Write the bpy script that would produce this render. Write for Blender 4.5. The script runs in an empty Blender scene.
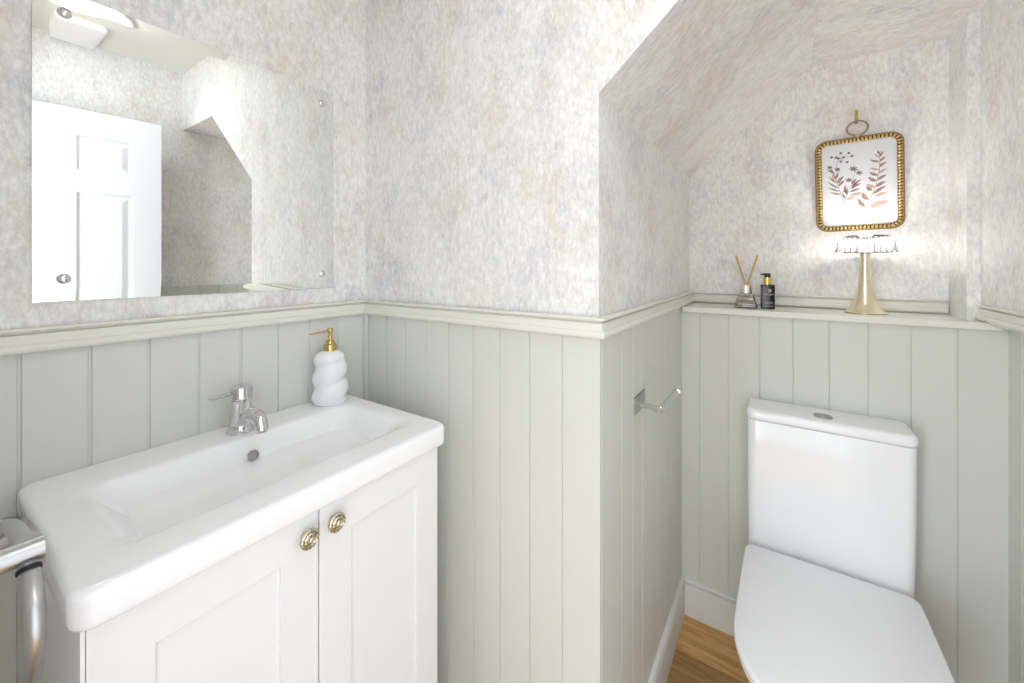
import bpy, bmesh, math, random
from math import sin, cos, pi, radians, sqrt, atan2
from mathutils import Vector, Matrix
random.seed(7)
SC = bpy.context.scene
COL = SC.collection

# ------------------------------------------------------------------ helpers
def link(o, parent=None, loc=None):
    COL.objects.link(o)
    if parent is not None:
        o.parent = parent
    if loc is not None:
        o.location = loc
    return o

def mesh_obj(name, verts, faces, mat, parent=None, smooth=False, loc=None, sharp=35):
    me = bpy.data.meshes.new(name)
    me.from_pydata([tuple(v) for v in verts], [], faces)
    bm = bmesh.new(); bm.from_mesh(me)
    bmesh.ops.recalc_face_normals(bm, faces=bm.faces)
    for f in bm.faces:
        f.smooth = smooth
    if smooth:
        a = radians(sharp)
        for e in bm.edges:
            if len(e.link_faces) == 2 and e.calc_face_angle(0) > a:
                e.smooth = False
    bm.to_mesh(me); bm.free()
    if mat: me.materials.append(mat)
    o = bpy.data.objects.new(name, me)
    return link(o, parent, loc)

class MB:
    """collects shapes into one vertex / face list"""
    def __init__(s): s.v = []; s.f = []
    def add(s, v, f):
        n = len(s.v); s.v += [tuple(p) for p in v]; s.f += [tuple(i + n for i in q) for q in f]; return s
    def box(s, a, b):
        x0, y0, z0 = a; x1, y1, z1 = b
        v = [(x0,y0,z0),(x1,y0,z0),(x1,y1,z0),(x0,y1,z0),(x0,y0,z1),(x1,y0,z1),(x1,y1,z1),(x0,y1,z1)]
        return s.add(v, [(0,3,2,1),(4,5,6,7),(0,1,5,4),(1,2,6,5),(2,3,7,6),(3,0,4,7)])
    def obj(s, name, mat, parent=None, smooth=False, loc=None, bevel=0, seg=2, sharp=35):
        o = mesh_obj(name, s.v, s.f, mat, parent, smooth, loc, sharp)
        if bevel:
            m = o.modifiers.new('bevel', 'BEVEL'); m.width = bevel; m.segments = seg; m.limit_method = 'ANGLE'
            m.angle_limit = radians(40)
            for p in o.data.polygons: p.use_smooth = True
            m.harden_normals = True
        return o

def lathe_vf(profile, n=48, M=None, cap0=True, cap1=True, rfun=None):
    v = []; f = []
    for i, (r, z) in enumerate(profile):
        for k in range(n):
            t = 2*pi*k/n
            rr = rfun(r, z, t) if rfun else r
            v.append(Vector((rr*cos(t), rr*sin(t), z)))
    m = len(profile)
    for i in range(m-1):
        for k in range(n):
            k2 = (k+1) % n
            f.append((i*n+k, i*n+k2, (i+1)*n+k2, (i+1)*n+k))
    if cap0: f.append(tuple(range(n))[::-1])
    if cap1: f.append(tuple((m-1)*n+k for k in range(n)))
    if M is not None: v = [M @ p for p in v]
    return v, f

def loft_vf(rings, cap0=True, cap1=True, closed=True):
    n = len(rings[0]); v = [p for r in rings for p in r]; f = []
    for i in range(len(rings)-1):
        for k in range(n if closed else n-1):
            k2 = (k+1) % n
            f.append((i*n+k, i*n+k2, (i+1)*n+k2, (i+1)*n+k))
    if cap0: f.append(tuple(range(n))[::-1])
    if cap1: f.append(tuple((len(rings)-1)*n+k for k in range(n)))
    return v, f

def rrect(x0, x1, y0, y1, r, z, n=8, rs=None):
    """rounded rectangle ring, 4*(n+1) points; rs: radii for corners (x1y1, x0y1, x0y0, x1y0)"""
    if rs is None: rs = (r, r, r, r)
    pts = []
    cs = [(x1, y1, -1, -1, 0), (x0, y1, 1, -1, pi/2), (x0, y0, 1, 1, pi), (x1, y0, -1, 1, 3*pi/2)]
    for (cx, cy, sx, sy, a0), rr in zip(cs, rs):
        rr = max(rr, 1e-4)
        ox, oy = cx + sx*rr, cy + sy*rr
        for k in range(n+1):
            a = a0 + (pi/2)*k/n
            pts.append(Vector((ox + rr*cos(a), oy + rr*sin(a), z)))
    return pts

def smooth_path(pts, sub=8, closed=False):
    P = [Vector(p) for p in pts]; out = []; n = len(P)
    rng = range(n) if closed else range(n-1)
    for i in rng:
        if closed: p0, p1, p2, p3 = P[(i-1)%n], P[i], P[(i+1)%n], P[(i+2)%n]
        else: p0, p1, p2, p3 = P[max(i-1,0)], P[i], P[i+1], P[min(i+2,n-1)]
        for k in range(sub):
            t = k/sub
            out.append(0.5*((2*p1)+(-p0+p2)*t+(2*p0-5*p1+4*p2-p3)*t*t+(-p0+3*p1-3*p2+p3)*t*t*t))
    if not closed: out.append(P[-1])
    return out

def tube_vf(path, radius, n=16, closed=False):
    P = [Vector(p) for p in path]; m = len(P)
    rf = radius if callable(radius) else (lambda i: radius)
    T = []
    for i in range(m):
        if closed: t = P[(i+1)%m]-P[(i-1)%m]
        else: t = P[min(i+1,m-1)]-P[max(i-1,0)]
        T.append(t.normalized())
    ref = Vector((0,0,1)) if abs(T[0].z) < .9 else Vector((1,0,0))
    nrm = (ref - T[0]*ref.dot(T[0])).normalized()
    rings = []
    for i in range(m):
        nrm = (nrm - T[i]*nrm.dot(T[i])).normalized()
        b = T[i].cross(nrm); r = rf(i)
        rings.append([P[i] + nrm*cos(2*pi*k/n)*r + b*sin(2*pi*k/n)*r for k in range(n)])
    if closed:
        rings.append(rings[0]); return loft_vf(rings, False, False)
    return loft_vf(rings)

def empty(name, loc, label=None, cat=None, group=None, kind=None):
    o = bpy.data.objects.new(name, None); o.empty_display_size = .05
    link(o, None, loc)
    return tag(o, label, cat, group, kind)

def tag(o, label=None, cat=None, group=None, kind=None):
    if label: o['label'] = label
    if cat: o['category'] = cat
    if group: o['group'] = group
    if kind: o['kind'] = kind
    return o
def struct(o, label=None):
    o['kind'] = 'structure'
    if label: o['label'] = label
    return o

# ------------------------------------------------------------------ materials
def new_mat(name):
    m = bpy.data.materials.new(name); m.use_nodes = True
    nt = m.node_tree; b = nt.nodes['Principled BSDF']
    return m, nt, b
def srgb(r, g, b):
    f = lambda c: (c/255/12.92) if c/255 <= .04045 else ((c/255+.055)/1.055)**2.4
    return (f(r), f(g), f(b), 1)
def N(nt, t, **k):
    n = nt.nodes.new(t)
    for a, v in k.items():
        if a in n.inputs: n.inputs[a].default_value = v
        else: setattr(n, a, v)
    return n
def simple(name, col, rough=.5, metal=0, var=.03, scale=20, bump=0, coat=0, spec=.5, trans=0, ior=1.45, brush=None):
    m, nt, b = new_mat(name)
    L = nt.links.new
    tc = N(nt, 'ShaderNodeTexCoord')
    mp = N(nt, 'ShaderNodeMapping')
    if brush: mp.inputs['Scale'].default_value = brush
    L(tc.outputs['Object'], mp.inputs['Vector'])
    ns = N(nt, 'ShaderNodeTexNoise'); ns.inputs['Scale'].default_value = scale; ns.inputs['Detail'].default_value = 4
    L(mp.outputs['Vector'], ns.inputs['Vector'])
    mx = N(nt, 'ShaderNodeMix', data_type='RGBA')
    mx.inputs[6].default_value = tuple(c*(1-var) for c in col[:3])+(1,)
    mx.inputs[7].default_value = tuple(min(1, c*(1+var)) for c in col[:3])+(1,)
    L(ns.outputs['Fac'], mx.inputs[0]); L(mx.outputs[2], b.inputs['Base Color'])
    b.inputs['Roughness'].default_value = rough; b.inputs['Metallic'].default_value = metal
    b.inputs['Specular IOR Level'].default_value = spec; b.inputs['IOR'].default_value = ior
    b.inputs['Coat Weight'].default_value = coat; b.inputs['Coat Roughness'].default_value = .05
    b.inputs['Transmission Weight'].default_value = trans
    if bump:
        bp = N(nt, 'ShaderNodeBump'); bp.inputs['Strength'].default_value = bump; bp.inputs['Distance'].default_value = .002
        L(ns.outputs['Fac'], bp.inputs['Height']); L(bp.outputs['Normal'], b.inputs['Normal'])
    return m

def wallpaper_mat():
    m, nt, b = new_mat('wallpaper'); L = nt.links.new
    uv = N(nt, 'ShaderNodeUVMap')
    def noise(sx, sy, scale, detail, off, rough=.6, dist=0):
        mp = N(nt, 'ShaderNodeMapping'); mp.inputs['Scale'].default_value = (sx, sy, 1); mp.inputs['Location'].default_value = (off, off*1.7, off*.3)
        L(uv.outputs['UV'], mp.inputs['Vector'])
        n = N(nt, 'ShaderNodeTexNoise'); n.inputs['Scale'].default_value = scale; n.inputs['Detail'].default_value = detail
        n.inputs['Roughness'].default_value = rough; n.inputs['Distortion'].default_value = dist
        L(mp.outputs['Vector'], n.inputs['Vector']); return n.outputs['Fac']
    def ramp(src, a, bb):
        r = N(nt, 'ShaderNodeMapRange'); r.inputs['From Min'].default_value = a; r.inputs['From Max'].default_value = bb
        L(src, r.inputs['Value']); return r.outputs['Result']
    def mul(a, k):
        r = N(nt, 'ShaderNodeMath', operation='MULTIPLY'); L(a, r.inputs[0])
        if isinstance(k, (int, float)): r.inputs[1].default_value = k
        else: L(k, r.inputs[1])
        return r.outputs[0]
    def mix(fac, A, B):
        x = N(nt, 'ShaderNodeMix', data_type='RGBA'); L(fac, x.inputs[0])
        for s, c in ((6, A), (7, B)):
            if isinstance(c, tuple): x.inputs[s].default_value = c
            else: L(c, x.inputs[s])
        return x.outputs[2]
    streak = ramp(noise(2.4, 1, 42, 4, 3.1, .7, .3), .35, .65)
    col = mix(streak, WP['c1'], WP['c2'])
    p1 = mul(ramp(noise(1.5, 1, 4.2, 6, 11.7, .72, .2), .48, .72), ramp(noise(2.2, 1, 30, 3, 5.5), .35, .62))
    col = mix(mul(p1, WP['a1']), col, WP['tan'])
    p2 = mul(ramp(noise(1.5, 1, 5.0, 6, 27.3, .72, .2), .48, .70), ramp(noise(2.2, 1, 34, 3, 8.5), .38, .62))
    col = mix(mul(p2, WP['a2']), col, WP['lil'])
    p3 = mul(ramp(noise(2, 1, 7, 5, 41.0, .75), .56, .72), ramp(noise(3, 1, 55, 3, 9.9), .42, .62))
    col = mix(mul(p3, WP['a3']), col, WP['gry'])
    wisps = ramp(noise(3.2, 1, 80, 3, 17.7, .6, .5), .56, .68)
    col = mix(mul(wisps, .55), col, WP['hi'])
    L(col, b.inputs['Base Color'])
    b.inputs['Roughness'].default_value = .62; b.inputs['Specular IOR Level'].default_value = .3
    bp = N(nt, 'ShaderNodeBump'); bp.inputs['Strength'].default_value = .25; bp.inputs['Distance'].default_value = .001
    L(streak, bp.inputs['Height']); L(bp.outputs['Normal'], b.inputs['Normal'])
    return m
WP = dict(c1=srgb(221,219,216), c2=srgb(245,244,242), tan=srgb(212,192,166), lil=srgb(190,190,206), gry=srgb(172,167,165),
          hi=srgb(250,249,247), a1=.85, a2=.8, a3=.7)
M_paper = wallpaper_mat()

def wood_mat():
    m, nt, b = new_mat('oak_floor'); L = nt.links.new
    tc = N(nt, 'ShaderNodeTexCoord'); sp = N(nt, 'ShaderNodeSeparateXYZ'); L(tc.outputs['Object'], sp.inputs[0])
    def math_(op, a, bb=None):
        n = N(nt, 'ShaderNodeMath', operation=op)
        for i, q in enumerate((a, bb)):
            if q is None: continue
            if isinstance(q, (int, float)): n.inputs[i].default_value = q
            else: L(q, n.inputs[i])
        return n.outputs[0]
    row = math_('DIVIDE', math_('SUBTRACT', sp.outputs['Y'], 1.493), .19)
    idx = math_('FLOOR', row); fr = math_('SUBTRACT', row, idx)
    wn = N(nt, 'ShaderNodeTexWhiteNoise', noise_dimensions='1D'); L(math_('ADD', idx, 3.0), wn.inputs['W'])
    comb = N(nt, 'ShaderNodeCombineXYZ'); L(math_('ADD', sp.outputs['X'], math_('MULTIPLY', idx, 3.7)), comb.inputs[0]); L(sp.outputs['Y'], comb.inputs[1])
    mp = N(nt, 'ShaderNodeMapping'); mp.inputs['Scale'].default_value = (2.2, 16, 1); L(comb.outputs[0], mp.inputs['Vector'])
    n1 = N(nt, 'ShaderNodeTexNoise'); n1.inputs['Scale'].default_value = 3.0; n1.inputs['Detail'].default_value = 8; n1.inputs['Roughness'].default_value = .65; n1.inputs['Distortion'].default_value = .8
    L(mp.outputs[0], n1.inputs['Vector'])
    n2 = N(nt, 'ShaderNodeTexNoise'); n2.inputs['Scale'].default_value = 14; n2.inputs['Detail'].default_value = 5; L(mp.outputs[0], n2.inputs['Vector'])
    r = N(nt, 'ShaderNodeValToRGB'); L(n1.outputs['Fac'], r.inputs[0])
    e = r.color_ramp.elements; e[0].position = .3; e[0].color = srgb(176, 128, 70); e[1].position = .68; e[1].color = srgb(222, 182, 122)
    k = e.new(.5); k.color = srgb(202, 157, 94)
    fine = N(nt, 'ShaderNodeMix', data_type='RGBA', blend_type='MULTIPLY'); L(r.outputs[0], fine.inputs[6])
    rr = N(nt, 'ShaderNodeMapRange'); rr.inputs['To Min'].default_value = .8; rr.inputs['To Max'].default_value = 1.15; L(n2.outputs['Fac'], rr.inputs['Value'])
    L(rr.outputs[0], fine.inputs[7]); fine.inputs[0].default_value = 1
    br = N(nt, 'ShaderNodeMapRange'); br.inputs['From Min'].default_value = -.5; br.inputs['From Max'].default_value = .5
    br.inputs['To Min'].default_value = .52; br.inputs['To Max'].default_value = 1.02
    # alternate boards: one lighter, next darker
    par = math_('ABSOLUTE', math_('MODULO', idx, 2.0)); br2 = math_('ADD', math_('MULTIPLY', par, -.42), 1.0)
    jit = math_('ADD', br2, math_('MULTIPLY', wn.outputs[0], .1))
    # joint line
    edge = math_('LESS_THAN', math_('MINIMUM', fr, math_('SUBTRACT', 1.0, fr)), .008)
    fac = math_('MULTIPLY', jit, math_('SUBTRACT', 1.0, math_('MULTIPLY', edge, .55)))
    mm = N(nt, 'ShaderNodeMix', data_type='RGBA', blend_type='MULTIPLY'); mm.inputs[0].default_value = 1
    L(fine.outputs[2], mm.inputs[6]); L(fac, mm.inputs[7]); L(mm.outputs[2], b.inputs['Base Color'])
    b.inputs['Roughness'].default_value = .4
    return m
M_wood = wood_mat()
M_sage = simple('sage_paint', srgb(215,216,209), rough=.42, var=.015, scale=9, bump=.03)
M_trim = simple('sage_trim_paint', srgb(228,227,216), rough=.35, var=.012, scale=9)
M_base = simple('skirting_paint', srgb(222,222,218), rough=.4, var=.012, scale=9)
M_ceil = simple('ceiling_paint', srgb(230,229,222), rough=.8, var=.01)
M_white = simple('cabinet_white', srgb(240,240,241), rough=.35, var=.006)
M_door = simple('door_white', srgb(220,221,223), rough=.4, var=.006)
M_cer = simple('white_ceramic', srgb(249,249,251), rough=.12, var=.004, coat=.4)
M_lid = simple('toilet_lid_white', srgb(249,249,252), rough=.22, var=.004)
M_soap = simple('bottle_ceramic_white', srgb(243,243,247), rough=.14, var=.004, coat=.3)
M_chrome = simple('chrome', (.72,.72,.73,1), rough=.06, metal=1, var=.02)
M_sat = simple('brushed_steel', (.62,.62,.62,1), rough=.36, metal=1, var=.12, scale=60, brush=(1,1,14))
M_plate = simple('holder_steel', (.42,.42,.42,1), rough=.3, metal=1, var=.05)
M_brass = simple('antique_brass', (.60,.42,.18,1), rough=.28, metal=1, var=.15, scale=70)
M_pump = simple('pump_gold', (.66,.48,.20,1), rough=.2, metal=1, var=.05)
M_gold = simple('champagne_gold', (.88,.80,.58,1), rough=.26, metal=1, var=.03)
M_knob = simple('knob_brass', (.60,.55,.42,1), rough=.22, metal=1, var=.25, scale=120)
M_dark = simple('dark_gap', srgb(70,70,68), rough=.8)
M_black = simple('black_plastic', srgb(24,25,26), rough=.25, coat=.3)
M_blackb = simple('black_bottle', srgb(26,30,32), rough=.16, coat=.5)
M_print = simple('paper_white', srgb(216,218,222), rough=.7, var=.01)
M_leaf1 = simple('leaf_ink_brown', srgb(150,125,116), rough=.8, var=.25, scale=50)
M_leaf2 = simple('leaf_ink_grey', srgb(122,111,107), rough=.8, var=.2, scale=50)
M_leaf3 = simple('leaf_ink_pink', srgb(192,162,150), rough=.8, var=.15, scale=50)
M_glass = simple('clear_glass', (1,1,1,1), rough=.02, trans=1, ior=1.45, var=0)
M_liq = simple('amber_oil', srgb(246,228,206), rough=.02, trans=1, ior=1.36, var=0)
M_reed = simple('reed', srgb(206,170,112), rough=.6, var=.2, scale=90)
M_rose = simple('rose_metal_collar', (.93,.86,.82,1), rough=.35, metal=1, var=.05)
M_gold2 = simple('polished_gold', (.85,.62,.16,1), rough=.16, metal=1, var=.04)
M_rub = simple('black_rubber', srgb(30,30,44), rough=.5)
def emis(name, col, s):
    m, nt, b = new_mat(name)
    b.inputs['Base Color'].default_value = col; b.inputs['Emission Color'].default_value = col; b.inputs['Emission Strength'].default_value = s
    return m
M_lamp = emis('lit_opal_glass', (.91, .96, 1.0, 1), 10)
M_led = emis('lit_led', (1.0, .97, .92, 1), .7)
def crystal_mat():
    m, nt, b = new_mat('crystal'); L = nt.links.new
    tr = N(nt, 'ShaderNodeBsdfTransparent'); gl = N(nt, 'ShaderNodeBsdfGlossy'); gl.inputs['Roughness'].default_value = .05
    tl = N(nt, 'ShaderNodeBsdfTranslucent'); tl.inputs['Color'].default_value = (.95, .96, 1, 1)
    lw = N(nt, 'ShaderNodeLayerWeight'); lw.inputs['Blend'].default_value = .35
    m1 = N(nt, 'ShaderNodeMixShader'); m2 = N(nt, 'ShaderNodeMixShader'); m1.inputs[0].default_value = .07
    L(tr.outputs[0], m1.inputs[1]); L(tl.outputs[0], m1.inputs[2])
    L(lw.outputs['Fresnel'], m2.inputs[0]); L(m1.outputs[0], m2.inputs[1]); L(gl.outputs[0], m2.inputs[2])
    L(m2.outputs[0], nt.nodes['Material Output'].inputs['Surface'])
    return m
M_cry = crystal_mat()
def mirror_mat():
    m, nt, b = new_mat('mirror_glass')
    b.inputs['Base Color'].default_value = (.90, .915, .905, 1); b.inputs['Metallic'].default_value = 1; b.inputs['Roughness'].default_value = .0
    return m
M_mirror = mirror_mat()

# ------------------------------------------------------------------ key dimensions (metres)
XA, XAp = -1.130, -1.124        # left wall: paper / panelling face
YB, YBp = .828, .820            # wall facing the door
XC, XCp = -.328, -.322          # side of the toilet recess
YN, YD = 1.87, 1.675            # niche back / boxed panelling behind the toilet
XE, XEp = .480, .519            # right wall: paper / panelling face
ZC = 2.395
YF = -.09                       # wall with the doorway (inside face)

def uv_box(o, mode='auto'):
    """UVs in metres: u across, v up the surface (along the slope on the soffit)"""
    me = o.data; uvl = me.uv_layers.new(name='UVMap')
    for p in me.polygons:
        n = p.normal
        for li in p.loop_indices:
            v = me.vertices[me.loops[li].vertex_index].co
            if abs(n.y) > .7: uvc = (v.x + 5, v.z)
            elif abs(n.x) > .95: uvc = (v.y, v.z)
            elif abs(n.z) > .95: uvc = (v.y + 3, v.x)
            else: uvc = (v.y + 7, v.x*.72 + v.z*.69)
            uvl.data[li].uv = uvc
# --- left wall
o = MB().box((-1.23, YF-.1, 0), (XA, YB, ZC)).obj('wall_left', M_paper); uv_box(o); struct(o)
# --- block that faces the door, with sloped opening below stairs (front, side and soffits)
poly = [(XA-.1, 0), (XC, 0), (XC, 1.722), (.09, 2.088), (XE+.12, 2.088), (XE+.12, ZC), (XA-.1, ZC)]
v = [(x, YB, z) for x, z in poly] + [(x, 2.0, z) for x, z in poly]
n = len(poly)
f = [tuple(range(n)), tuple(range(2*n-1, n-1, -1))] + [(i, (i+1) % n, n+(i+1) % n, n+i) for i in range(n)]
o = mesh_obj('wall_back', v, f, M_paper); uv_box(o); struct(o)
# --- niche back wall with its narrow pier
o = MB().box((XC-.02, YN, 0), (.6, YN+.1, 2.09)).obj('wall_niche', M_paper); uv_box(o); struct(o)
o = MB().box((.452, 1.72, 1.19), (XE, YN, 2.088)).obj('wall_pier', M_paper); uv_box(o); struct(o)
# --- right wall
o = MB().box((XE, YF-.1, 1.185), (.60, YN, ZC)).box((XEp+.008, YF-.1, 0), (.60, YN, 1.185)).obj('wall_right', M_paper); uv_box(o); struct(o)
# --- wall with the doorway behind the camera
o = MB().box((XA, YF-.1, 0), (-.38, YF, ZC)).box((.42, YF-.1, 0), (XE, YF, ZC)).box((-.38, YF-.1, 2.05), (.42, YF, ZC)).obj('wall_front', M_paper); uv_box(o); struct(o)
o = MB().box((-.41, YF-.11, 0), (-.38, YF+.012, 2.08)).box((.42, YF-.11, 0), (.45, YF+.012, 2.08)).box((-.38, YF-.11, 2.05), (.42, YF+.012, 2.08)).obj('trim_9', M_door, bevel=.003); struct(o)
o = MB().box((-1.24, -2.2, -.06), (.9, 1.98, 0)).obj('floor', M_wood); struct(o)
o = MB().box((-1.24, YF-.1, ZC), (.62, YB, ZC+.05)).obj('ceiling', M_ceil); struct(o)

# --- tongue and groove panelling: plan outline with V grooves pushed upright
def panelling(name, p0, p1, nrm, grooves, z0, z1, back=.02, w=.0022, d=.0035):
    p0 = Vector(p0); p1 = Vector(p1); nrm = Vector(nrm); t = (p1-p0).normalized(); Lg = (p1-p0).length
    pl = [p0]
    for g in grooves:
        if g < w or g > Lg-w: continue
        a = p0 + t*g
        pl += [a - t*w, a - t*w*.45 - nrm*d, a + t*w*.45 - nrm*d, a + t*w]
    pl.append(p1); pl.append(p1 - nrm*back); pl.append(p0 - nrm*back)
    n = len(pl)
    v = [(p.x, p.y, z0) for p in pl] + [(p.x, p.y, z1) for p in pl]
    f = [tuple(range(n)), tuple(range(n, 2*n))] + [(i, (i+1) % n, n+(i+1) % n, n+i) for i in range(n)]
    o = mesh_obj(name, v, f, M_sage); struct(o); return o
ZP = 1.20
panelling('trim_1', (XAp, YF), (XAp, YBp), (1, 0), [.1067+.0881*k-YF for k in range(-2, 8)], 0, ZP, back=.006-.0001, w=.0035)
panelling('trim_2', (XAp, YBp), (XCp, YBp), (0, -1), [.0185+.0868*k for k in range(0, 9)], 0, ZP, back=.008-.0001)
panelling('trim_3', (XCp, YBp+.008), (XCp, YD), (1, 0), [.002, .0478+.0868*1, .0478+.0868*2, .0478+.0868*3, .0478+.0868*5, .0478+.0868*7, .0478+.0868*9], 0, ZP, back=.006-.0001, w=.0014, d=.0015)
panelling('trim_4', (XCp, YD), (XEp, YD), (0, -1), [.0645+.0971*k for k in range(0, 9)], 0, 1.169, back=YN-YD)
panelling('trim_5', (XEp, YD), (XEp, YF), (-1, 0), [.075+.0971*k for k in range(0, 17)], 0, 1.185, back=.008-.0001)
# shelf on top of the boxing
o = MB().box((XCp+.004, 1.655, 1.169), (.502, YN, 1.190)).box((.502, YD, 1.169), (XEp+.008, YN, 1.190)).obj('trim_6', M_trim, bevel=.002); struct(o)
# corner beads
o = MB().box((XAp, YBp-.0085, 0), (XAp+.0185, YBp, ZP)).obj('trim_7', M_sage, bevel=.002); struct(o)

# --- mouldings swept along plan paths
DADO = [(-.004, 1.2370), (.0100, 1.2370), (.0126, 1.2360), (.0136, 1.2340), (.0130, 1.2318), (.0100, 1.2308), (.0040, 1.2304), (.0026, 1.2298), (.0026, 1.2272), (.0048, 1.2264), (.0084, 1.2252), (.0094, 1.2220),
        (.0096, 1.2120), (.0098, 1.2085), (.0128, 1.2080), (.0148, 1.2060), (.0160, 1.2030), (.0163, 1.1995), (.0156, 1.1965), (.0135, 1.1940), (.0100, 1.1930), (-.004, 1.1930)]
SKIRT = [(-.003, .1395), (.006, .1395), (.0110, .1378), (.0140, .1335), (.0142, .1290), (.0125, .1245), (.0090, .1218), (.0060, .1210), (.0060, .1185), (.0110, .1170), (.0135, .1145), (.0140, .1100), (.0140, 0), (-.003, 0)]
def moulding(name, path, prof, mat, side=1, label=None):
    P = [Vector(p) for p in path]; rings = []
    for i, p in enumerate(P):
        ns = []
        for a, b in ((i-1, i), (i, i+1)):
            if a >= 0 and b < len(P):
                t = (P[b]-P[a]).normalized(); ns.append(Vector((-t.y, t.x))*side)
        if len(ns) == 1: m = ns[0]
        else:
            m = (ns[0]+ns[1]); m = m/m.dot(ns[0])
        rings.append([Vector((p.x+m.x*d, p.y+m.y*d, z)) for d, z in prof])
    v, f = loft_vf(rings)
    o = mesh_obj(name, v, f, mat, smooth=True, sharp=28); struct(o); return o
moulding('trim_10', [(XAp, YF), (XAp, YBp), (XCp, YBp), (XCp, YN), (.447, YN)], DADO, M_trim, side=-1)
DE = [(d+(XEp-XE)*0, z) for d, z in DADO]
moulding('trim_11', [(XE, 1.705), (XE, YF)], [(d if d > 0 else -.0, z) for d, z in DADO], M_trim, side=-1)
moulding('baseboard_back', [(XAp, YF), (XAp, YBp), (XCp, YBp), (XCp, YD), (XEp, YD), (XEp, YF)], SKIRT, M_base, side=-1)

# broken plaster edge and screw hole beside the end of the dado
# ------------------------------------------------------------------ white panelled door, standing open against the right wall
dv = Vector((.0538, -.372, 0)).normalized()
hinge = Vector((.2915, .687, 0)) + dv*.76
door = bpy.data.objects.new('door_1', None); link(door, None, hinge); struct(door, 'white six-panel door standing open, seen in the mirror')
ang = atan2(-dv.y, -dv.x)
door.rotation_euler = (0, 0, ang)      # local +x runs from the hinge to the free edge; local +y faces the room (left)
W, Hd, T = .76, 2.04, .038
px = [(.10, .287), (.473, .66)]
pz = [(.21, .82), (.96, 1.679), (1.767, 1.93)]
mb = MB()
xs = [0, px[0][0], px[0][1], px[1][0], px[1][1], W]; zs = [.006] + [z for p in pz for z in p] + [Hd]
for i in range(5):
    for j in range(len(zs)-1):
        if i in (1, 3) and j in (1, 3, 5):
            x0, x1, z0, z1 = xs[i], xs[i+1], zs[j], zs[j+1]
            # moulded recess with a raised field
            seq = [(0, 0), (.004, -.002), (.010, -.009), (.014, -.010), (.018, -.010), (.036, -.003), (.040, -.002)]
            for s in (1, -1):
                rings = []
                for ins, dy in seq:
                    y = T/2*s + dy*s
                    rings.append([Vector((x0+ins, y, z0+ins)), Vector((x1-ins, y, z0+ins)), Vector((x1-ins, y, z1-ins)), Vector((x0+ins, y, z1-ins))])
                v, f = loft_vf(rings, cap0=False, cap1=True); mb.add(v, f)
        else:
            x0, x1, z0, z1 = xs[i], xs[i+1], zs[j], zs[j+1]
            for s in (1, -1): mb.add([(x0, s*T/2, z0), (x1, s*T/2, z0), (x1, s*T/2, z1), (x0, s*T/2, z1)], [(0, 1, 2, 3)])
mb.add([(0, -T/2, .006), (0, T/2, .006), (0, T/2, Hd), (0, -T/2, Hd), (W, -T/2, .006), (W, T/2, .006), (W, T/2, Hd), (W, -T/2, Hd)],
       [(0, 1, 2, 3), (4, 5, 6, 7), (0, 1, 5, 4), (3, 2, 6, 7)])
lf = mb.obj('door_leaf', M_door, door, loc=(0, -T/2, 0))
# ------------------------------------------------------------------ mirror
mx, y0, y1, z0, z1 = XA, .1213, .7113, 1.2815, 1.8674
mir = empty('wall_mirror', (mx, (y0+y1)/2, (z0+z1)/2), 'frameless square mirror hanging on the wallpaper above the white washbasin', 'mirror')
def R(ins, x): return [Vector((x, a-(y0+y1)/2, b-(z0+z1)/2)) for a, b in ((y0+ins, z0+ins), (y1-ins, z0+ins), (y1-ins, z1-ins), (y0+ins, z1-ins))]
v, f = loft_vf([R(0, .0005), R(0, .0036), R(.021, .0043)])
mesh_obj('mirror_pane', v, f, M_mirror, mir)
prof = [(.0098, -.001), (.0098, .0015), (.0092, .0035), (.0072, .0055), (.004, .0068), (.001, .0072)]
def cap_screw(y, z):
    v, f = lathe_vf(prof, 20, Matrix.Rotation(pi/2, 4, 'Y'))
    return mesh_obj('mirror_screw', v, f, M_chrome, mir, smooth=True, loc=(.0043, y-(y0+y1)/2, z-(z0+z1)/2))
for y, z in ((.161, 1.826), (.672, 1.826), (.160, 1.324), (.674, 1.324)): cap_screw(y, z)

# ------------------------------------------------------------------ vanity: cabinet, washbasin, tap
cab = empty('vanity_cabinet', (-.91, .414, 0), 'white two-door shaker vanity cabinet carrying the washbasin', 'cabinet')
co = Vector((-.91, .414, 0))
def inloc(o, off=co):
    for vv in o.data.vertices: vv.co -= off
    return o
mb = MB()
cx0, cx1, cy0, cy1, cz1 = XAp+.001, -.701, .1128, .7185, .9075
mb.box((cx0, cy0, .10), (cx1, cy0+.0045, cz1)).box((cx0, cy1-.0025, .10), (cx1-.0, cy1, cz1)).box((cx0, cy0+.0045, .10), (cx0+.012, cy1-.0025, cz1))
mb.box((cx0+.012, cy0+.0045, .10), (cx1-.021, cy1-.0025, .118))
mb.box((cx1-.040, cy0+.0045, .118), (cx1-.021, cy1-.0025, cz1))
inloc(mb.obj('body', M_white, cab, bevel=.0008))
inloc(MB().box((cx0, cy0+.002, 0), (cx1-.05, cy1-.002, .10)).obj('plinth', M_white, cab))
def shaker(y0, y1, z0=.108, z1=.9063, x=-.70, t=.019, st=.065, rec=.007):
    def r(iny, inz, xx): return [Vector((xx, a, b)) for a, b in ((y0+iny, z0+inz), (y1-iny, z0+inz), (y1-iny, z1-inz), (y0+iny, z1-inz))]
    v, f = loft_vf([r(0, 0, x-t), r(0, 0, x-.0008), r(.0008, .0008, x), r(st, st, x), r(st+.0006, st+.0006, x-.0006), r(st+.0006, st+.0006, x-rec)])
    return mesh_obj('door', v, f, M_white, cab)
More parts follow.
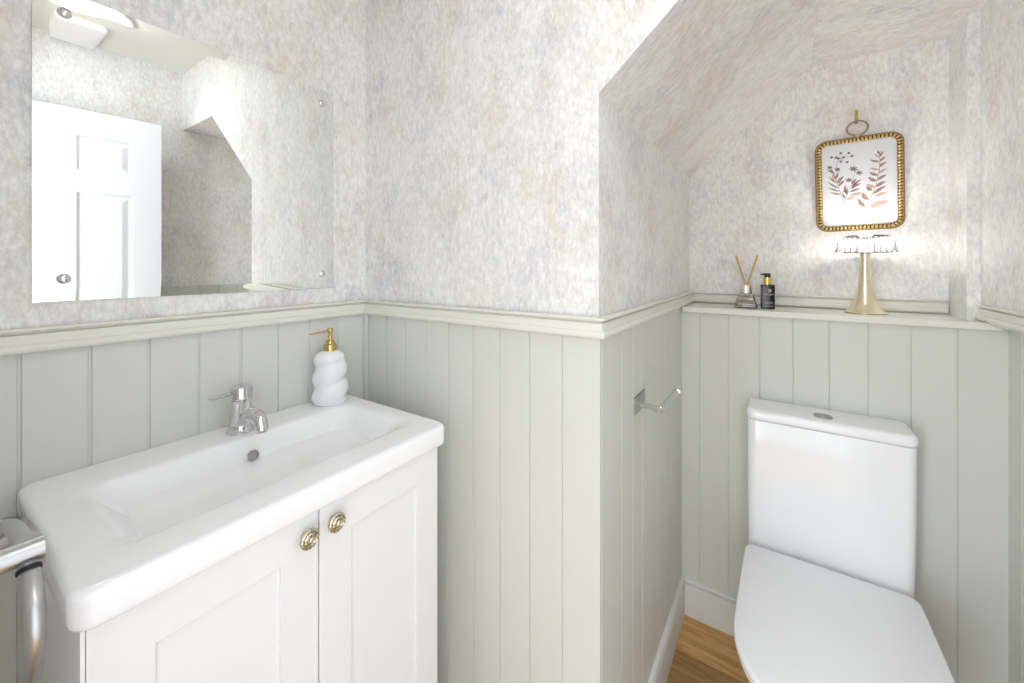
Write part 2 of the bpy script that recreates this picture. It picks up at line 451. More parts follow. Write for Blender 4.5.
knp = [(.0070, 0), (.0060, .006), (.0055, .010), (.0080, .0130), (.0150, .0140), (.0172, .0160), (.0172, .0185), (.0160, .0205), (.0140, .0212), (.0130, .0200), (.0118, .0200),
       (.0108, .0222), (.0090, .0232), (.0078, .0222), (.0066, .0224), (.0058, .0250), (.0046, .0268), (.0032, .0275), (.0022, .0262), (.0006, .0258)]
def knob(y, z, par, off):
    rf = lambda r, zz, t: r*(1+.03*cos(16*t)) if r > .0135 else (r*(1+.05*cos(10*t)) if r > .0085 else r)
    v, f = lathe_vf(knp, 64, Matrix.Rotation(pi/2, 4, 'Y'), rfun=rf)
    return mesh_obj('knob', v, f, M_knob, par, smooth=True, loc=Vector((-.7005, y, z))-off, sharp=50)
for a, b, ky, kz in ((.1178, .4120, .3865, .872), (.4148, .7158, .4385, .8735)):
    d = shaker(a, b); inloc(d)
    knob(ky, kz, d, co)

# washbasin: outer rim, rounded edges, and a wide bowl, all one ceramic surface
bx0, bx1, by0, by1, bz = XAp+.001, -.688, .103, .7455, .957
bas = empty('washbasin', (-.91, .424, .9078), 'wide white ceramic washbasin with a shallow rectangular bowl', 'washbasin')
bo = Vector((-.91, .424, .9078))
er = .011
outer = []
def orect(ins, z, rr): return rrect(bx0+min(ins, .004)*.2, bx1-ins, by0+ins, by1-ins, rr, z, 10, rs=(rr, .006, .012, rr))
rings = [orect(.030, .9078, .02), orect(.0085, .9078, .022), orect(.005, .9082, .024), orect(.0022, .9098, .026), orect(.0006, .913, .027), orect(0, .918, .028)]
for k in range(0, 7):
    a = k/6*pi/2
    rings.append(orect(er*(1-cos(a)), bz-er+er*sin(a), .028-er*(1-cos(a))*.6))
rings.append(orect(er+.0015, bz, .020))
rings.append(orect(er+.004, bz, .018))
# flat rim to the bowl opening then down into the bowl
ix0, ix1, iy0, iy1 = -1.022, -.762, .150, .702
def brect(i0, i1, j0, j1, r, z): return rrect(ix0+i0, ix1-i1, iy0+j0, iy1-j1, r, z, 10)
rings.append(rrect(bx0+.05, bx1-.03, by0+.02, by1-.02, .03, bz, 10))
rings.append(brect(-.006, -.006, -.006, -.006, .04, bz))
rings.append(brect(-.002, -.002, -.002, -.002, .038, bz-.0006))
for k in range(1, 29):
    q = k/28; dz = .0785*(.5-.5*cos(pi*q))
    rings.append(brect(.003+.026*q+.02*q**3, .003+.070*q+.01*q**3, .003+.095*q+.03*q**3, .003+.075*q+.03*q**3, .040+.022*q, bz-.002-dz))
rings.append(brect(.080, .105, .175, .155, .045, bz-.0807))
rings.append(brect(.125, .130, .265, .255, .004, bz-.0810))
v, f = loft_vf(rings)
inloc(mesh_obj('basin', v, f, M_cer, bas, smooth=True, sharp=60), bo)
# overflow ring and drain
Mx = Matrix.Translation(Vector((-.9965, .432, .9175))) @ Matrix.Rotation(radians(62), 4, 'Y')
v, f = lathe_vf([(.0105, -.002), (.0118, .0018), (.0112, .0030), (.0095, .0030), (.0088, .0012), (.0084, .0004)], 28, Mx)
inloc(mesh_obj('overflow_ring', v, f, M_plate, bas, smooth=True), bo)
v, f = lathe_vf([(.024, -.002), (.030, .001), (.029, .003), (.022, .004), (.020, .003), (.019, .006), (.001, .008)], 32, Matrix.Translation(Vector((-.90, .424, bz-.081))))
inloc(mesh_obj('drain', v, f, M_chrome, bas, smooth=True), bo)

fx, fy = -1.063, .434
tap = empty('basin_mixer_tap', (fx, fy, bz), 'chrome mixer tap with a curved spout on the back rim of the basin', 'tap')
v, f = lathe_vf([(.0270, 0), (.0285, .001), (.0285, .004), (.0270, .0056), (.0262, .0060), (.0262, .0072), (.0255, .0080), (.0225, .0120), (.0222, .0200), (.0215, .0300), (.0212, .0700), (.0226, .0720), (.0226, .0755), (.0215, .0765)], 48)
mesh_obj('tap_body', v, f, M_chrome, tap, smooth=True)
v, f = lathe_vf([(.0200, .0765), (.0228, .0775), (.0228, .1030), (.0222, .1055), (.0205, .1065), (.001, .1072)], 48)
head = mesh_obj('tap_head', v, f, M_chrome, tap, smooth=True)
pth = [Vector((0, -.018, .0940)), Vector((0, -.0545, .0915)), Vector((0, -.055, .0915)), Vector((0, -.0620, .0910)), Vector((0, -.0625, .0910)), Vector((0, -.0640, .0910))]
v, f = tube_vf(pth, lambda i: [.0042, .0042, .0050, .0050, .0044, .0034][i], 16)
mesh_obj('tap_lever', v, f, M_chrome, head, smooth=True)
sp = smooth_path([(.010, 0, .034), (.030, 0, .044), (.055, 0, .0555), (.078, 0, .056), (.094, 0, .047), (.101, 0, .030), (.102, 0, .0245)], 8)
v, f = tube_vf(sp, lambda i: .0112+.0024*min(1, i/24), 24)
mesh_obj('tap_spout', v, f, M_chrome, tap, smooth=True)
v, f = lathe_vf([(.0100, .0), (.0115, .0), (.0115, .003), (.0100, .003)], 24, Matrix.Translation(Vector((.102, 0, .0225))))
mesh_obj('aerator', v, f, M_plate, tap, smooth=True)

# soap dispenser with lumpy ceramic body
sx, sy = -1.0735, .6675
soap = empty('soap_dispenser', (sx, sy, bz), 'white wavy ceramic soap dispenser with gold pump in the back corner of the basin', 'soap dispenser')
prof = []; Hs = .150
for i in range(61):
    t = i/60; z = Hs*t
    base = .0470*(1-.06*t) - .0045*t*t
    if t < .16: base *= .84+.16*sqrt(1-(1-t/.16)**2)
    if t > .82:
        q = (t-.82)/.18; base = base*sqrt(max(0, 1-(q*.95)**2.8))
        base = max(base, .0135)
    prof.append((base, z))
def wob(r, z, t):
    k = max(0, min(1, z/.02))*max(0, min(1, (.146-z)/.03))
    lob = abs(sin(pi*(z/.052) + t*1.0*.5 + .5))
    return r*(1 + k*(.17*(lob-.62)))
def wob2(r, z, t):
    k = max(0, min(1, (z+.012)/.03))*max(0, min(1, (.144-z)/.03))
    s = 1.0*(t-.4)
    lob = (.5+.5*cos(2*pi*(z-.016)/.056 - (t+2.13)))**.6
    return r*(1+k*.18*(lob-.62))
v, f = lathe_vf(prof, 96, None, rfun=wob2)
mesh_obj('bottle', v, f, M_soap, soap, smooth=True, sharp=80)
v, f = lathe_vf([(.0130, .148), (.0160, .1485), (.0176, .1495), (.0176, .166), (.0162, .1675), (.0120, .169), (.0112, .176), (.0090, .178), (.0065, .180)], 40)
col_ = mesh_obj('pump_collar', v, f, M_pump, soap, smooth=True)
v, f = lathe_vf([(.0058, .178), (.0050, .186), (.0048, .193), (.0060, .200), (.0082, .205), (.0088, .208), (.0082, .211), (.0060, .2125), (.0005, .2128)], 32)
hd = mesh_obj('pump_head', v, f, M_pump, soap, smooth=True)
v, f = tube_vf([(0, -.004, .2045), (-.002, -.03, .2035), (-.004, -.058, .2015), (-.004, -.0585, .2010)], lambda i: [.0032, .0028, .0019, .0012][i], 14)
mesh_obj('pump_nozzle', v, f, M_pump, soap, smooth=True)

# ------------------------------------------------------------------ towel rail at the left edge
tr = empty('towel_rail', (XAp, .03, .82), 'brushed steel towel rail with a bowed tube at the left end of the basin', 'towel rail')
to = Vector((XAp, .03, .82))
yv = .083
loop = [(-1.122, yv, .885), (-1.06, yv, .920), (-.98, yv, .952), (-.92, yv, .968), (-.87, yv, .976), (-.83, yv, .975), (-.797, yv, .965), (-.766, yv, .948), (-.748, yv, .928), (-.744, yv, .90), (-.757, yv, .868), (-.790, yv, .815), (-.818, yv, .74), (-.835, yv, .66), (-.86, yv, .59), (-.92, yv, .545), (-1.04, yv, .525), (-1.122, yv, .52)]
v, f = tube_vf(smooth_path(loop, 8), .0096, 28)
inloc(mesh_obj('bowed_tube', v, f, M_sat, tr, smooth=True), to)
for q in (loop[0], loop[-1]):
    v, f = lathe_vf([(.026, 0), (.026, .006), (.023, .009), (.016, .009)], 32, Matrix.Translation(Vector((XAp+.0002, q[1], q[2]))) @ Matrix.Rotation(pi/2, 4, 'Y'))
    inloc(mesh_obj('wall_flange', v, f, M_sat, tr, smooth=True), to)
bc = Vector((-.803, 0, .982))
v, f = tube_vf([(bc.x, YF+.004, bc.z), (bc.x, .0965, bc.z), (bc.x, .097, bc.z)], lambda i: [.0142, .0142, .0134][i], 28)
inloc(mesh_obj('crossbar', v, f, M_sat, tr, smooth=True), to)
dr = Vector((.035, 0, -.033)).normalized()
Mr = Matrix.Translation(Vector((-.789, yv, .9635))) @ dr.to_track_quat('Z', 'Y').to_matrix().to_4x4()
v, f = lathe_vf([(.0094, -.004), (.0112, -.004), (.0115, -.001), (.0110, .000), (.0094, .000)], 28, Mr)
inloc(mesh_obj('seal_ring', v, f, M_rub, tr, smooth=True), to)

# ------------------------------------------------------------------ toilet roll holder
hol = empty('toilet_roll_holder', (XCp, 1.105, .985), 'empty chrome L-shaped toilet roll holder on the panelled recess wall', 'toilet roll holder')
MB().box((0, -.046, -.031), (.004, .046, .015)).obj('backplate', M_plate, hol, bevel=.001)
v, f = tube_vf([(.003, -.034, -.0035), (.0745, -.071+.0, .003)], .0058, 20)
v, f = tube_vf([(.003, -.040, -.001), (.072, -.066, .0055)], .0072, 20)
mesh_obj('arm', v, f, M_chrome, hol, smooth=True)
v, f = tube_vf([(.0725, -.0750, .0055), (.0725, -.074, .0055), (.0765, .098, .0045), (.0765, .099, .0045)], lambda i: [.0075, .0085, .0085, .0075][i], 24)
mesh_obj('roll_bar', v, f, M_chrome, hol, smooth=True)
v, f = tube_vf([(.0765, .0985, .0045), (.0765, .103, .0045), (.0765, .1035, .0045)], lambda i: [.0105, .0105, .009][i], 24)
mesh_obj('end_stop', v, f, M_chrome, hol, smooth=True)

# ------------------------------------------------------------------ toilet
tx = .107
toi = empty('toilet', (tx, 1.35, 0), 'white close-coupled toilet with its lid down in the recess', 'toilet')
tof = Vector((tx, 1.35, 0))
def dring(hw, yb, yf, z, rb=.035, n=64, bulge=.0, k=2.0):
    """D outline, square at the back, elliptical at the front"""
    ys = yf + hw*1.02; pts = []
    for i in range(7):      # back right corner
        a = (pi/2)*(1-i/6); pts.append(Vector((tx+hw-rb+rb*cos(a), yb-rb+rb*sin(a), z)))
    for i in range(1, 8):
        t = i/8; yy = (yb-rb)*(1-t)+ys*t; pts.append(Vector((tx+hw+bulge*sin(pi*min(1, t*1.0)*.5), yy, z)))
    m = 40
    for i in range(m+1):
        a = -pi*i/m
        cxx, syy = cos(a), sin(a)
        e = 2/k
        px_ = (hw+bulge)*abs(cxx)**e*(1 if cxx >= 0 else -1); py_ = (ys-yf)*abs(syy)**e
        pts.append(Vector((tx+px_, ys-py_, z)))
    for i in range(7, 0, -1):
        t = i/8; yy = (yb-rb)*(1-t)+ys*t; pts.append(Vector((tx-hw-bulge*sin(pi*min(1, t)*.5), yy, z)))
    for i in range(7):
        a = pi - (pi/2)*i/6; pts.append(Vector((tx-hw+rb+rb*cos(a), yb-rb+rb*sin(a), z)))
    return pts
# pan (body of the toilet)
rg = [dring(.128, 1.66, 1.14, 0, .02), dring(.128, 1.66, 1.14, .03, .02), dring(.130, 1.66, 1.13, .12, .02), dring(.140, 1.66, 1.10, .20, .02), dring(.160, 1.66, 1.05, .28, .025),
      dring(.178, 1.66, 1.005, .35, .03), dring(.184, 1.66, .985, .385, .03), dring(.184, 1.66, .983, .400, .03), dring(.178, 1.655, .990, .405, .03)]
v, f = loft_vf(rg)
inloc(mesh_obj('pan', v, f, M_cer, toi, smooth=True, sharp=50), tof)
def slab(name, hw, yb, yf, z0, z1, mat, e=.006, k=2.2, rb=.03, bulge=.004):
    rg = [dring(hw-e, yb-e, yf+e, z0, rb*.8, bulge=bulge, k=k), dring(hw-e*.3, yb-e*.3, yf+e*.3, z0+e*.3, rb*.9, bulge=bulge, k=k), dring(hw, yb, yf, z0+e, rb, bulge=bulge, k=k), dring(hw, yb, yf, z1-e, rb, bulge=bulge, k=k),
          dring(hw-e*.3, yb-e*.3, yf+e*.3, z1-e*.3, rb*.95, bulge=bulge, k=k), dring(hw-e, yb-e, yf+e, z1, rb*.85, bulge=bulge, k=k)]
    v, f = loft_vf(rg); o = mesh_obj(name, v, f, mat, toi, smooth=True, sharp=50); return inloc(o, tof)
slab('seat', .196, 1.500, .972, .408, .427, M_lid, e=.004)
slab('lid', .2025, 1.508, .964, .4295, .4525, M_lid, e=.005)
# cistern
def cring(x0, x1, y0, y1, z, r, bow=.003):
    x1 += .004; r *= .75
    pts = rrect(x0, x1, y0, y1, r, z, 8, rs=(.012, .012, r, r))
    for p in pts:
        if p.y < y0+r+.001:
            u = (p.x-(x0+x1)/2)/((x1-x0)/2); p.y -= bow*(1-u*u)
    return pts
rg = [cring(tx-.196, tx+.196, 1.540, 1.668, .402, .03), cring(tx-.199, tx+.199, 1.534, 1.670, .425, .032), cring(tx-.2005, tx+.2025, 1.533, 1.672, .60, .033), cring(tx-.2005, tx+.2035, 1.532, 1.673, .838, .034),
      cring(tx-.1995, tx+.2025, 1.533, 1.672, .843, .033), cring(tx-.197, tx+.200, 1.536, 1.670, .8445, .032)]
v, f = loft_vf(rg)
inloc(mesh_obj('cistern', v, f, M_cer, toi, smooth=True, sharp=50), tof)
rg = [cring(tx-.199, tx+.202, 1.534, 1.672, .8455, .034), cring(tx-.202, tx+.206, 1.529, 1.6735, .848, .036), cring(tx-.203, tx+.207, 1.528, 1.6735, .852, .036), cring(tx-.2025, tx+.2065, 1.529, 1.6735, .868, .036),
      cring(tx-.200, tx+.203, 1.532, 1.672, .8735, .034), cring(tx-.196, tx+.199, 1.537, 1.670, .8765, .030), cring(tx-.190, tx+.193, 1.544, 1.664, .8775, .024)]
v, f = loft_vf(rg)
inloc(mesh_obj('cistern_lid', v, f, M_cer, toi, smooth=True, sharp=50), tof)
v, f = lathe_vf([(.0245, -.001), (.0245, .0015), (.0230, .0030), (.0205, .0030), (.0198, .0018), (.0190, .0030), (.0015, .0036)], 40, Matrix.Translation(Vector((.1085, 1.582, .8775))))
inloc(mesh_obj('flush_button', v, f, M_plate, toi, smooth=True), tof)

# ------------------------------------------------------------------ things on the shelf
ZS = 1.190
# reed diffuser
dif = empty('reed_diffuser', (-.1095, 1.752, ZS), 'clear glass reed diffuser with two reeds on the recess shelf', 'reed diffuser')
def sq(h, z, r): return rrect(-h, h, -h, h, r, z, 5)
v, f = loft_vf([sq(.033, 0, .006), sq(.0362, .002, .007), sq(.0368, .006, .007), sq(.0345, .018, .006), sq(.0285, .036, .006), sq(.0240, .0470, .007), sq(.0190, .0530, .010), sq(.0155, .0550, .0148), sq(.0150, .0560, .0149)])
gb_ = mesh_obj('glass_bottle', v, f, M_glass, dif, smooth=True)
md_ = gb_.modifiers.new('wall', 'SOLIDIFY'); md_.thickness = .0022; md_.offset = -1
v, f = loft_vf([sq(.030, .005, .006), sq(.0325, .008, .006), sq(.0305, .019, .005), sq(.0285, .026, .005)])
mesh_obj('oil', v, f, M_liq, dif, smooth=True)
v, f = lathe_vf([(.0180, .0535), (.0195, .0545), (.0195, .0840), (.0185, .0855), (.0080, .0835), (.0080, .0800)], 36)
mesh_obj('collar', v, f, M_rose, dif, smooth=True)
for a, b in (((.0035, 0, .062), (-.0330, .002, .196)), ((-.003, .002, .062), (.0375, .006, .197))):
    v, f = tube_vf([a, b], .0038, 12); mesh_obj('reed', v, f, M_reed, dif, smooth=True)
# black bottle
bb = empty('lotion_bottle', (-.0415, 1.752, ZS), 'small black pump bottle with a gold collar on the shelf', 'bottle')
bb.rotation_euler = (0, 0, radians(8)); bb.scale = (1, 1, 1.15)
v, f = loft_vf([rrect(-.0205, .0205, -.0205, .0205, .0035, 0, 5), rrect(-.0215, .0215, -.0215, .0215, .0045, .0012, 5), rrect(-.0215, .0215, -.0215, .0215, .0045, .0745, 5), rrect(-.0205, .0205, -.0205, .0205, .004, .0765, 5), rrect(-.0150, .0150, -.0150, .0150, .010, .0775, 5)])
bod = MB().add(v, f); nbod = len(bod.f)
v, f = lathe_vf([(.0125, .0772), (.0135, .0775), (.0135, .0995), (.0128, .1003), (.001, .1003)], 36)
mesh_obj('gold_collar', v, f, M_gold2, bb, smooth=True)
mb = MB(); v, f = lathe_vf([(.0100, .1003), (.0105, .1005), (.0105, .1105), (.0098, .1125), (.001, .1130)], 32); mb.add(v, f)
v, f = tube_vf([(-.006, -.001, .1095), (-.020, -.003, .1095), (-.0225, -.003, .1080)], lambda i: [.0030, .0026, .0018][i], 12); mb.add(v, f)
mb.obj('pump', M_black, bb, smooth=True)
mb = MB()       # emblem and lines of small print on the front
yf_ = -.0217
def disc(mb, cx, cz, r, n=20, y=yf_):
    mb.add([(cx, y, cz)] + [(cx+r*cos(2*pi*k/n), y, cz+r*sin(2*pi*k/n)) for k in range(n)], [(0, 1+k, 1+(k+1) % n) for k in range(n)])
for k in range(8): disc(mb, .0045+.0040*cos(2*pi*k/8), .0580+.0040*sin(2*pi*k/8), .0019, 10)
for zc, w_, h_, nn in ((.0470, .0150, .0024, 7), (.0435, .0090, .0010, 6), (.0215, .0110, .0011, 8), (.0190, .0130, .0011, 9), (.0165, .0100, .0011, 7), (.0090, .0130, .0016, 8)):
    cw = w_*2/nn
    for k in range(nn):
        x0 = .003-w_+cw*k
        mb.add([(x0, yf_, zc-h_/2*(1 if k % 2 else .8)), (x0+cw*.68, yf_, zc-h_/2), (x0+cw*.68, yf_, zc+h_/2*(1 if k % 3 else .8)), (x0, yf_, zc+h_/2)], [(0, 1, 2, 3)])
bod.add(mb.v, mb.f)
bo_ = bod.obj('bottle_body', M_blackb, bb, smooth=True)
bo_.data.materials.append(simple('print_gold', srgb(196,190,168), rough=.5))
for pg in bo_.data.polygons: pg.material_index = int(pg.index >= nbod)

# table lamp
lx, ly = .233, 1.765
lam = empty('table_lamp', (lx, ly, ZS), 'champagne gold table lamp with a fluted crystal shade on the shelf', 'lamp')
prof = [(.0525, 0), (.0545, .0010), (.0545, .0032), (.0525, .0045)]
for i in range(1, 25):
    t = i/24; prof.append((.0112+.0400*(1-t)**2.0*(1-.12*t)+.0045*math.exp(-t*3.2), .0045+.196*(t**1.05)))
rb = prof[3][0]
prof = prof[:3] + [(r, z) for r, z in prof[4:] if True]
# flared trumpet with a concave waist
prof = [(.0525, 0), (.0545, .0010), (.0545, .0030)] + [(.0142+(.0545-.0142)*math.exp(-((z-.003)/.043)), z) for z in [.0045+.0055*i for i in range(36)]]
v, f = lathe_vf(prof, 56)
mesh_obj('lamp_base', v, f, M_gold, lam, smooth=True, sharp=40)
v, f = lathe_vf([(.0545, -.0), (.0548, 0.0001), (.0548, .0014), (.052, .0014)], 56)
mesh_obj('foot_ring', v, f, M_dark, lam, smooth=True)
v, f = lathe_vf([(.0135, .196), (.0160, .1985), (.0240, .2005), (.0240, .2035), (.0130, .206), (.0095, .212)], 40)
mesh_obj('shade_carrier', v, f, M_chrome, lam, smooth=True)
v, f = lathe_vf([(.0250, .2060), (.0260, .2075), (.0260, .2200), (.0240, .2260), (.001, .2270)], 36)
mesh_obj('led_bulb', v, f, M_led, lam, smooth=True)
fl = lambda r, z, t: r*(1+.040*cos(26*t)*(1 if r > .03 else 0))
prof = [(.0300, .2045), (.0560, .2030), (.0740, .2000), (.0775, .2020), (.0775, .2075), (.0745, .2110), (.0730, .2180), (.0720, .2300), (.0700, .2420), (.0650, .2510), (.0550, .2570), (.0300, .2600), (.0300, .2570), (.0530, .2530),
        (.0620, .2475), (.0660, .2395), (.0680, .2290), (.0685, .2180), (.0695, .2110), (.0690, .2070), (.0560, .2075), (.0300, .2085)]
v, f = lathe_vf(prof, 208, rfun=fl, cap0=False, cap1=False)
n = 208; m = len(prof); f += [((m-1)*n+k, (m-1)*n+(k+1) % n, (k+1) % n, k) for k in range(n)]
mesh_obj('crystal_shade', v, f, M_cry, lam, smooth=True, sharp=60)

# framed botanical print hung on the niche wall
pcx, pcz = .2265, 1.638
pic = empty('framed_picture', (pcx, YN-.002, pcz), 'gold rope-framed botanical print hanging on the niche wall', 'picture')
pic.rotation_euler = (radians(3.0), radians(-1.2), 0)
hw, hh, rc = .108, .153, .026
path = []
def rrxz(hw, hh, rc, step):
    out = []; segs = [((hw, -hh+rc), (hw, hh-rc)), None]
    pts = rrect(-hw, hw, -hh, hh, rc, 0, 12)
    P = [Vector((p.x, 0, p.y)) for p in pts]; P.append(P[0])
    L = [0]
    for a, b in zip(P, P[1:]): L.append(L[-1]+(b-a).length)
    tot = L[-1]; n = int(round(tot/step)); res = []; j = 0
    for i in range(n):
        s = tot*i/n
        while L[j+1] < s: j += 1
        res.append(P[j].lerp(P[j+1], (s-L[j])/max(1e-9, L[j+1]-L[j])))
    return res, n
path, n = rrxz(hw, hh, rc, .0105/10)
n6 = (len(path)//6)*6
path, n = rrxz(hw, hh, rc, .0)if False else (path, n)
P = [p + Vector((0, -.0115, 0)) for p in path]
m = len(P); nb = round(m/10)
v, f = tube_vf(P, lambda i: (.0046+.0038*sqrt(abs(sin(pi*nb*(i % m)/m)))), 16, closed=True)
fr_ = mesh_obj('frame', v, f, M_brass, pic, smooth=True, sharp=100)
fr_.data.materials.append(simple('brass_gap_shade', (.10,.065,.025,1), rough=.5, metal=.8, var=.2, scale=70))  # shade in the gaps between beads, put into the colour as darker brass
for q_, pg in enumerate(fr_.data.polygons):
    pg.material_index = int(abs(sin(pi*nb*((q_//16)+.5)/m)) < .46)
path2, _ = rrxz(hw+.0085, hh+.0085, rc+.006, .004)
v, f = tube_vf([p+Vector((0, -.005, 0)) for p in path2], .0042, 10, closed=True)
mesh_obj('frame_edge', v, f, simple('frame_back_brass', (.32,.22,.10,1), rough=.4, metal=1), pic, smooth=True)
pts = rrect(-hw+.003, hw-.003, -hh+.003, hh-.003, rc-.004, 0, 8)
v, f = loft_vf([[Vector((p.x, -.003, p.y)) for p in pts], [Vector((p.x, -.0085, p.y)) for p in pts]])
paper = MB().add(v, f)
# drawing: coordinates measured inside the picture, px of a 636x683 view -> local metres
def q2(px_, py_):
    u = (px_-310)/265*.108; # half width
    top = lambda x: 75-(x-310)*.13; bot = lambda x: 655-(x-310)*.06
    t = (py_-top(px_))/(bot(px_)-top(px_))
    return Vector((u, 0, (.5-t)*2*.146))
YD_ = -.0088
leafs = {1: MB(), 2: MB(), 3: MB()}
def leaf(kind, a, b, w):
    a = q2(*a); b = q2(*b); d = (b-a); nn = Vector((-d.z, 0, d.x)).normalized()*w*.00042
    N_ = 8; L_ = []; R_ = []
    for i in range(N_+1):
        t = i/N_; ww = sin(pi*t**.85)**.9; bend = nn*.35*sin(pi*t)
        c_ = a+d*t+bend
        L_.append(c_+nn*ww); R_.append(c_-nn*ww)
    v = [(p.x, YD_, p.z) for p in L_]+[(p.x, YD_, p.z) for p in R_]
    leafs[kind].add(v, [(i, i+1, N_+2+i, N_+1+i) for i in range(N_)])
def stem(kind, pts, w=1.6):
    P_ = smooth_path([q2(*p) for p in pts], 6); w *= .00042; v = []
    for i, p in enumerate(P_):
        t = (P_[min(i+1, len(P_)-1)]-P_[max(i-1, 0)]).normalized(); nn = Vector((-t.z, 0, t.x))*w
        v += [(p.x+nn.x, YD_-.0001, p.z+nn.z), (p.x-nn.x, YD_-.0001, p.z-nn.z)]
    leafs[kind].add(v, [(2*i, 2*i+1, 2*i+3, 2*i+2) for i in range(len(P_)-1)])
# right fern
stem(1, [(333, 600), (375, 500), (420, 390), (448, 270), (452, 190), (450, 150)], 2)
rl = [((452, 185), (415, 160), 6), ((452, 185), (478, 140), 6), ((450, 165), (440, 135), 6), ((450, 165), (460, 138), 5), ((449, 215), (388, 200), 8), ((450, 215), (492, 180), 8), ((446, 270), (384, 255), 9), ((447, 255), (494, 215), 9),
      ((440, 310), (382, 285), 10), ((442, 300), (496, 262), 10), ((430, 350), (376, 320), 12), ((434, 345), (494, 305), 11), ((420, 392), (360, 370), 14), ((424, 390), (490, 350), 12), ((405, 440), (492, 380), 12), ((412, 460), (498, 425), 11),
      ((372, 480), (335, 430), 14), ((352, 530), (308, 470), 14), ((380, 535), (505, 488), 22), ((400, 415), (364, 385), 12)]
for i, (a, b, w) in enumerate(rl): leaf(1 if i % 3 else 3, a, b, w*1.1)
# left plant
stem(1, [(255, 600), (215, 500), (180, 400), (155, 320), (128, 270)], 1.8)
stem(2, [(180, 605), (205, 550), (235, 520), (285, 470), (320, 430)], 1.2)
stem(2, [(170, 300), (162, 270), (178, 205), (200, 185)], 1.4)
stem(1, [(215, 500), (240, 430), (262, 370), (290, 290), (300, 262)], 1.3)
for a, b, w in [((180, 400), (100, 350), 7), ((185, 420), (105, 390), 7), ((192, 440), (118, 425), 7), ((165, 360), (112, 315), 7), ((160, 335), (180, 285), 9), ((170, 365), (215, 310), 12), ((176, 385), (222, 340), 10),
                ((150, 300), (125, 255), 8), ((145, 290), (95, 262), 6), ((262, 385), (335, 335), 9), ((258, 400), (332, 362), 10), ((250, 425), (325, 400), 9), ((240, 445), (215, 390), 9), ((265, 370), (300, 330), 8), ((225, 470), (200, 430), 7)]:
    leaf(1, a, b, w)
for a, b, w in [((235, 430), (225, 370), 13), ((250, 450), (340, 430), 12), ((230, 480), (290, 455), 10), ((160, 340), (140, 290), 12), ((275, 400), (300, 350), 12), ((380, 480), (345, 430), 9), ((195, 430), (245, 410), 8)]:
    leaf(3, a, b, w)
for c_, nn_, r_ in [((280, 262), 7, 34), ((318, 290), 6, 26), ((248, 340), 6, 28), ((172, 265), 6, 24), ((118, 250), 5, 22)]:
    for k in range(nn_):
        a = 2*pi*k/nn_+.4; leaf(2, c_, (c_[0]+r_*cos(a), c_[1]+r_*.7*sin(a)), 5)
for c_ in [(132, 180), (165, 182), (196, 152), (215, 180), (252, 152), (272, 172), (240, 215), (196, 210), (180, 188)]:
    p = q2(*c_); disc(leafs[2], p.x, p.z, .0042, 12, y=YD_)
    stem(2, [c_, (200, 192)], .8)
leaf(2, (168, 516), (202, 514), 3); leaf(2, (250, 520), (282, 498), 3)
for k in range(9): leaf(3, (400+k*11, 598-k*.5), (408+k*11, 590-k*.5), 1.6)
lens_ = [len(paper.f)]
for k in (1, 2, 3):
    paper.add(leafs[k].v, leafs[k].f); lens_.append(len(paper.f))
po_ = paper.obj('botanical_print', M_print, pic)
for mm in (M_leaf1, M_leaf2, M_leaf3): po_.data.materials.append(mm)
for pg in po_.data.polygons: pg.material_index = sum(pg.index >= q for q in lens_[:3])
# hanging ring and hook
ring = [Vector((-.0+.0285*sin(2*pi*k/40), -.012, .1935-.0245*cos(2*pi*k/40)+.0)) for k in range(40)]
v, f = tube_vf(ring, .0027, 10, closed=True)
mesh_obj('hanging_ring', v, f, simple('ring_bronze', (.34,.27,.17,1), rough=.35, metal=1), pic, smooth=True)
MB().box((-.007, -.015, .160), (.007, -.006, .172)).obj('ring_lug', M_brass, pic, bevel=.002)
hk = empty('picture_hook', (pcx-.004, YN, 1.878), 'small brass hook on the niche wall holding the picture ring', 'hook')
v, f = loft_vf([rrect(-.0048, .0048, -.026, .024, .0045, 0, 5), rrect(-.0048, .0048, -.026, .024, .0045, .0030, 5)])
v = [Vector((p.x, -p.z-.0003, p.y)) for p in v]
mesh_obj('hook_plate', v, f, M_brass, hk)
v, f = tube_vf(smooth_path([(0, -.002, -.014), (0, -.010, -.022), (0, -.018, -.022), (0, -.020, -.012)], 5), .0026, 10)
mesh_obj('hook_prong', v, f, M_brass, hk, smooth=True)
for z in (.018, -.012):
    v, f = lathe_vf([(.0042, 0), (.0042, .002), (.0030, .004), (.0005, .005)], 16, Matrix.Translation(Vector((0, -.003, z))) @ Matrix.Rotation(pi/2, 4, 'X'))
    mesh_obj('hook_pin', v, f, M_brass, hk, smooth=True)

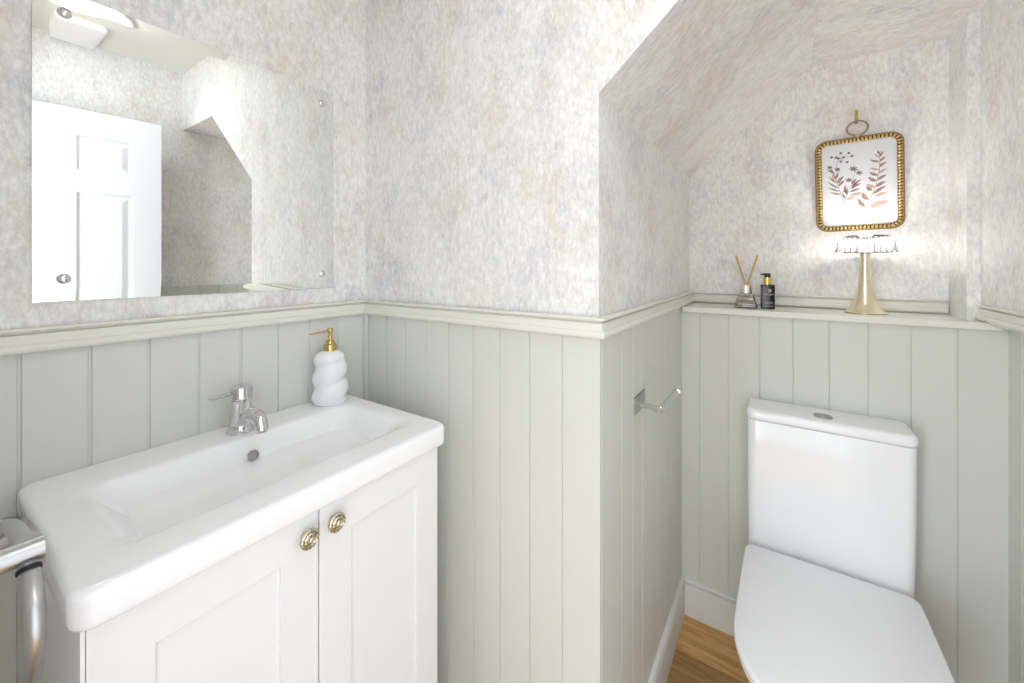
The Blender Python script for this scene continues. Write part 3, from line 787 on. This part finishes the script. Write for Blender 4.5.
# ------------------------------------------------------------------ ceiling things seen in the mirror
cl = empty('ceiling_light', (-.055, .355, ZC), 'round lit ceiling light, its reflection at the top of the mirror', 'ceiling light')
v, f = lathe_vf([(.155, 0), (.155, -.012), (.148, -.016)], 64)
mesh_obj('light_rim', v, f, M_white, cl, smooth=True)
v, f = lathe_vf([(.148, -.012), (.147, -.020), (.133, -.036), (.105, -.048), (.055, -.054), (.001, -.055)], 64)
mesh_obj('opal_dome', v, f, M_lamp, cl, smooth=True)
fan = empty('extractor_fan', (.342, .406, ZC), 'white rounded box fitted on the ceiling by the right wall, seen in the mirror', 'extractor fan')
v, f = loft_vf([rrect(-.125, .125, -.079, .079, .012, 0, 6), rrect(-.125, .125, -.079, .079, .012, -.016, 6), rrect(-.119, .119, -.073, .073, .012, -.024, 6), rrect(-.108, .108, -.062, .062, .010, -.027, 6)])
mesh_obj('fan_housing', v, f, M_white, fan, smooth=True)

# ------------------------------------------------------------------ lights
def area(name, loc, rot, sx, sy, e, col=(1, 1, 1)):
    l = bpy.data.lights.new(name, 'AREA'); l.shape = 'RECTANGLE'; l.size = sx; l.size_y = sy; l.energy = e; l.color = col
    o = bpy.data.objects.new(name, l); COL.objects.link(o); o.location = loc; o.rotation_euler = rot; return o
area('hall_fill', (-.95, -1.2, 1.25), (radians(90), 0, radians(-35)), 1.0, 2.2, 54, (.87, .94, 1.0))  # added soft fill from beyond the doorway, placed to even out the walls
pl = bpy.data.lights.new('lamp_glow', 'POINT'); pl.energy = 1.8; pl.color = (1, .98, .95); pl.shadow_soft_size = .02
po = bpy.data.objects.new('lamp_glow', pl); COL.objects.link(po); po.location = (lx, ly, ZS+.235)
w = bpy.data.worlds.new('world'); SC.world = w; w.use_nodes = True
w.node_tree.nodes['Background'].inputs[0].default_value = (.88, .94, 1, 1); w.node_tree.nodes['Background'].inputs[1].default_value = 2.4

# ------------------------------------------------------------------ camera
cam = bpy.data.cameras.new('camera'); co_ = bpy.data.objects.new('camera', cam); COL.objects.link(co_)
cam.sensor_width = 36; cam.lens = 402/1024*36; cam.clip_start = .01
cam.shift_y = -76.5/1024
co_.location = (0, 0, 1.35); co_.rotation_euler = (radians(90), 0, math.atan(269/402))
co_.rotation_euler = (radians(90), 0, -(-math.atan(269/402)))
SC.camera = co_
SC.view_settings.view_transform = 'Standard'; SC.view_settings.look = 'None'
SC.view_settings.exposure = 0.34; SC.view_settings.gamma = 1; SC.view_settings.use_curve_mapping = False
SC.cycles.max_bounces = 10; SC.cycles.diffuse_bounces = 6; SC.cycles.glossy_bounces = 5; SC.cycles.transmission_bounces = 10
